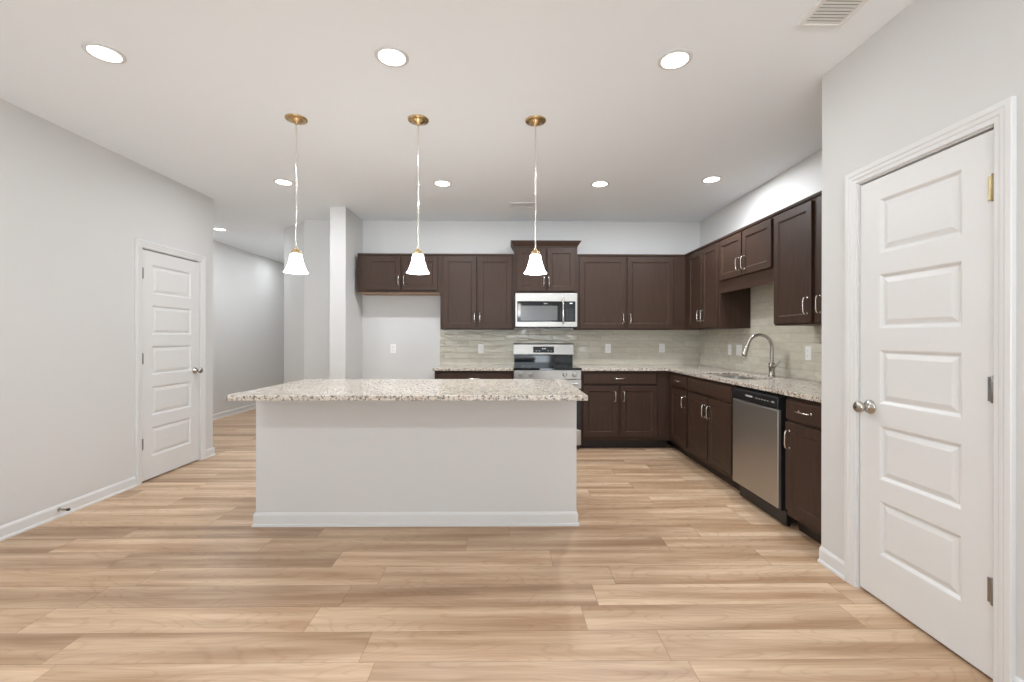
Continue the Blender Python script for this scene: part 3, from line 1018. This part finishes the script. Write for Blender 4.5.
# ------------------------------------------------------------------ island
IX0, IX1, IY0, IY1 = -1.676, 0.470, 2.962, 3.590
isl = thing('kitchen_island', 'white painted kitchen island with baseboard in the middle of the floor', 'island', ((IX0 + IX1) / 2, (IY0 + IY1) / 2, 0))
cx, cy = (IX0 + IX1) / 2, (IY0 + IY1) / 2
hw_, hd_ = (IX1 - IX0) / 2, (IY1 - IY0) / 2
link('body', box(B(), -hw_, hw_, -hd_, hd_, 0, CB - 0.0005), M_WALL, isl)
BBI = [(z * 1.06, d * 0.85) for z, d in BB]
bm = profile_run(B(), lambda z, d: [(-hw_ - d, hd_, z), (-hw_ - d, -hd_ - d, z), (hw_ + d, -hd_ - d, z), (hw_ + d, hd_, z)], BBI)
link('baseboard', bm, M_TRIM, isl)
for k in range(3):
    a = -hw_ + 0.05 + k * 0.69
    bm = rect_loops(B(), a, a + 0.66, 0.12, 0.86, [(0, hd_), (0, hd_ + 0.018), (0.002, hd_ + 0.020), (0.06, hd_ + 0.020), (0.07, hd_ + 0.010)], True, True)
    link('cabinet_door', bm, M_WOOD, isl)['label'] = 'dark cabinet door on the range side'
bm = box(B(), -1.652, 0.480, 2.600, 3.640, CB, CT)
tag(link('island_countertop', bm, M_GRANITE, bevel=0.003), 'speckled granite slab overhanging the white island', 'countertop')

# ------------------------------------------------------------------ recessed lights
LG = 'recessed ceiling lights'


def downlight(x, y, label, watts):
    if downlight.first is None:
        t = thing('recessed_light', label, 'ceiling light', (x, y, H), 0, LG)
        link('trim_ring', lathe(B(), [(0.066, 0.0), (0.088, -0.0005), (0.088, -0.003), (0.082, -0.006), (0.072, -0.007), (0.066, -0.005)], 40, caps=False), M_TRIM, t, smooth=True)
        link('lens', lathe(B(), [(0.071, -0.001), (0.071, -0.0055), (0.064, -0.0065), (0.02, -0.007)], 40), M_LENS, t, smooth=True)
        downlight.first = t
        r = t
    else:
        r = dup(downlight.first, (x, y, H), label)
    ld = downlight.lamps.get(watts) or bpy.data.lights.new('downlight_lamp', 'AREA')
    downlight.lamps[watts] = ld
    ld.shape = 'DISK'
    ld.size = 0.15
    ld.energy = watts
    ld.color = (0.945, 0.985, 1.03)
    o = bpy.data.objects.new('downlight_lamp', ld)
    COL.objects.link(o)
    o.location = (x, y, H - 0.012)
    return r


downlight.first = None
downlight.lamps = {}
for x, y, lab in ((-2.096, 2.316, 'large recessed ceiling light at the upper left above the left wall'),
                  (-0.608, 2.325, 'recessed ceiling light nearest above the middle pendant'),
                  (0.889, 2.328, 'recessed ceiling light nearest the white ceiling vent'),
                  (-2.126, 4.215, 'recessed ceiling light beside the stem of the left pendant'),
                  (-0.620, 4.222, 'recessed ceiling light between the middle and right pendant stems'),
                  (0.890, 4.215, 'recessed ceiling light right of the right pendant, above the range aisle'),
                  (1.902, 4.077, 'recessed ceiling light in front of the sink cabinets'),
                  (-3.929, 6.067, 'small recessed ceiling light in the hallway beyond the left wall corner'),
                  (-3.98, 8.186, 'farthest recessed ceiling light deep in the hallway'),
                  (-3.38, 7.25, 'added unseen ceiling light behind the angled wall, brightening the hallway'),  # extra lamp out of view, added to brighten the hallway
                  (-2.1, -0.25, 'recessed ceiling light behind the viewer, left'),
                  (-0.61, -0.25, 'recessed ceiling light behind the viewer, middle'),
                  (0.889, -0.25, 'recessed ceiling light behind the viewer, right')):
    downlight(x, y, lab, LAMP_HALL * (0.45 if y > 8 else 1.0) if y > 5 else LAMP_KITCHEN * (0.42 if x < -1.5 else 1.0) if y > 4 else LAMP_FRONT if y > 0 else LAMP_REAR)

# ------------------------------------------------------------------ pendants
PG = 'pendant lights over the island'
PY = 2.995
PZ = 1.700
PXS = (-1.427, -0.604, 0.193)
p = thing('pendant_light', 'leftmost brass and frosted glass pendant over the island, nearest the hallway', 'pendant light', (PXS[0], PY, PZ), 0, PG)
link('canopy', lathe(B(), [(0.071, 1.040), (0.071, 1.036), (0.067, 1.031), (0.060, 1.029), (0.048, 1.028), (0.042, 1.024), (0.026, 1.013), (0.016, 1.010), (0.009, 1.004), (0.006, 0.994)], 36), M_BRASS, p, smooth=True)
st = tube(B(), [(0, 0, 1.000), (0, 0, 0.150)], 0.0052, 12)
for z in (0.42, 0.71):
    lathe(st, [(0.0052, z - 0.014), (0.0070, z - 0.012), (0.0070, z + 0.012), (0.0052, z + 0.014)], 14, caps=False)
link('stem', st, M_CHROME, p, smooth=True)['label'] = 'slim silvery stem'
link('socket_cup', lathe(B(), [(0.005, 0.172), (0.009, 0.166), (0.011, 0.158), (0.020, 0.152), (0.031, 0.140), (0.033, 0.128), (0.031, 0.124), (0.018, 0.124)], 28), M_BRASS, p, smooth=True)
sp = [(0.037, 0.152), (0.042, 0.148), (0.045, 0.130), (0.051, 0.100), (0.060, 0.068), (0.070, 0.038), (0.080, 0.016), (0.090, 0.004), (0.094, 0.0),
      (0.091, 0.001), (0.077, 0.016), (0.067, 0.038), (0.057, 0.068), (0.048, 0.100), (0.042, 0.130), (0.039, 0.146)]
sp = [(a * 0.83, b_ * 0.83) for a, b_ in sp]
link('lamp_shade', lathe(B(), sp, 40, caps=False), M_SHADE, p, smooth=True)['label'] = 'flared frosted white glass shade'
link('bulb', lathe(B(), [(0.004, 0.025), (0.016, 0.030), (0.027, 0.045), (0.029, 0.058), (0.024, 0.076), (0.013, 0.096), (0.012, 0.125)], 20), M_LENS, p, smooth=True)
dup(p, (PXS[1], PY, PZ), 'middle brass and frosted glass pendant over the island')
dup(p, (PXS[2], PY, PZ), 'rightmost brass and frosted glass pendant over the island, in front of the microwave')
pl = bpy.data.lights.new('pendant_lamp', 'POINT')
pl.energy = PEND_W
pl.shadow_soft_size = 0.05
pl.color = (1.0, 0.985, 0.965)
for x in PXS:
    o = bpy.data.objects.new('pendant_lamp', pl)
    COL.objects.link(o)
    o.location = (x, PY, 1.66)

# ------------------------------------------------------------------ outlets and switches
OG = 'white wall outlets and switches'


def plate(name, label, cat, x, y, z, rz, gangs, kind):
    t = thing(name, label, cat, (x, y, z), rz, OG)
    hw2 = 0.035 + 0.023 * (gangs - 1)
    bm = rect_loops(B(), -hw2, hw2, -0.0575, 0.0575, [(0, 0.0), (0, -0.003), (0.003, -0.0055)], True, True)
    link('cover_plate', bm, M_PLASTIC, t)
    for g in range(gangs):
        gx = (g - (gangs - 1) / 2) * 0.046
        if kind == 'outlet':
            for zc in (-0.0195, 0.0195):
                bm = lathe(B(), [(0.0165, -0.005), (0.0165, -0.0072), (0.015, -0.008)], 20, 'Y', at=(gx, 0, zc))
                rc = link('receptacle', bm, M_PLASTIC, t)
                bm = B()
                for sx in (-0.006, 0.006):
                    box(bm, gx + sx - 0.0011, gx + sx + 0.0011, -0.0084, -0.0078, zc - 0.001, zc + 0.007)
                box(bm, gx - 0.002, gx + 0.002, -0.0084, -0.0078, zc - 0.010, zc - 0.006)
                link('slots', bm, M_SLOT, rc)
        else:
            bm = rect_loops(B(), gx - 0.016, gx + 0.016, -0.033, 0.033, [(0, -0.005), (0, -0.008), (0.002, -0.0095)], True, True)
            link('rocker', bm, M_PLASTIC, t)
    return t


YT = YW - 0.009
XT = XW - 0.009
plate('wall_outlet', 'white outlet low in the empty refrigerator recess', 'outlet', -1.438, YW, 1.12, 0, 1, 'outlet')
plate('wall_outlet', 'white outlet in the tile left of the range', 'outlet', -0.328, YT, 1.12, 0, 1, 'outlet')
plate('wall_outlet', 'white outlet in the tile just right of the range', 'outlet', 1.283, YT, 1.128, 0, 1, 'outlet')
plate('wall_outlet', 'white outlet in the back tile nearest the corner', 'outlet', 1.971, YT, 1.132, 0, 1, 'outlet')
plate('light_switch', 'narrow single white switch left of the double switch by the faucet', 'switch', XT, 4.805, 1.133, -PI / 2, 1, 'switch')
plate('light_switch', 'double white switch just left of the faucet head', 'switch', XT, 4.610, 1.133, -PI / 2, 2, 'switch')
plate('wall_outlet', 'white outlet in the tile right of the faucet', 'outlet', XT, 3.544, 1.138, -PI / 2, 1, 'outlet')


# ------------------------------------------------------------------ ceiling vents
def vent(label, x, y, wx, wy, n):
    t = thing('ceiling_vent', label, 'vent', (x, y, H))
    bm = B()
    b = 0.020
    grid_solid(bm, [-wx / 2, -wx / 2 + b, wx / 2 - b, wx / 2], [-wy / 2, -wy / 2 + b, -wy / 2 + wy * 0.5 - 0.005, -wy / 2 + wy * 0.5 + 0.005, wy / 2 - b, wy / 2],
               lambda i, j: not (i == 1 and j in (1, 3)), -0.010, -0.0005, lambda u, v, q: (u, v, q))
    link('frame', bm, M_VENT, t, bevel=0.002)
    link('backing', box(B(), -wx / 2 + b, wx / 2 - b, -wy / 2 + b, wy / 2 - b, -0.0012, -0.0004), M_DUCT, t)
    bm = B()
    step = (wy - 2 * b) / n
    for k in range(n):
        y0 = -wy / 2 + b + k * step
        v = [bm.verts.new(p_) for p_ in ((-wx / 2 + b, y0 + 0.001, -0.009), (wx / 2 - b, y0 + 0.001, -0.009), (wx / 2 - b, y0 + step * 0.93, -0.0065), (-wx / 2 + b, y0 + step * 0.93, -0.0065))]
        v2 = [bm.verts.new((q.co.x, q.co.y, q.co.z + 0.0012)) for q in v]
        bm.faces.new(v)
        bm.faces.new(v2)
        for i in range(4):
            bm.faces.new([v[i], v[(i + 1) % 4], v2[(i + 1) % 4], v2[i]])
    link('louvres', bm, M_VENT, t)
    return t


vent('white louvred ceiling vent at the upper right beside the pantry wall', 1.470, 1.885, 0.205, 0.36, 16)
vent('small white ceiling vent in front of the microwave cabinet', 0.170, 4.89, 0.29, 0.17, 9)

# ------------------------------------------------------------------ door stop on the left baseboard
ds = thing('door_stop', 'small spring door stop sticking out of the left baseboard', 'door stop', (XL + 0.0125, 3.115, 0.055))
link('base_plate', lathe(B(), [(0.013, 0.0), (0.013, 0.003), (0.008, 0.006)], 18, 'X'), M_NICKEL, ds, smooth=True)
pts = []
for k in range(97):
    a = 2 * PI * k / 8
    pts.append((0.005 + 0.055 * k / 96, 0.0055 * math.cos(a), 0.0055 * math.sin(a)))
link('spring', tube(B(), pts, 0.0017, 6), M_NICKEL, ds, smooth=True)
link('tip', lathe(B(), [(0.007, 0.058), (0.010, 0.060), (0.010, 0.072), (0.007, 0.075)], 16, 'X'), M_RUBBER, ds, smooth=True)
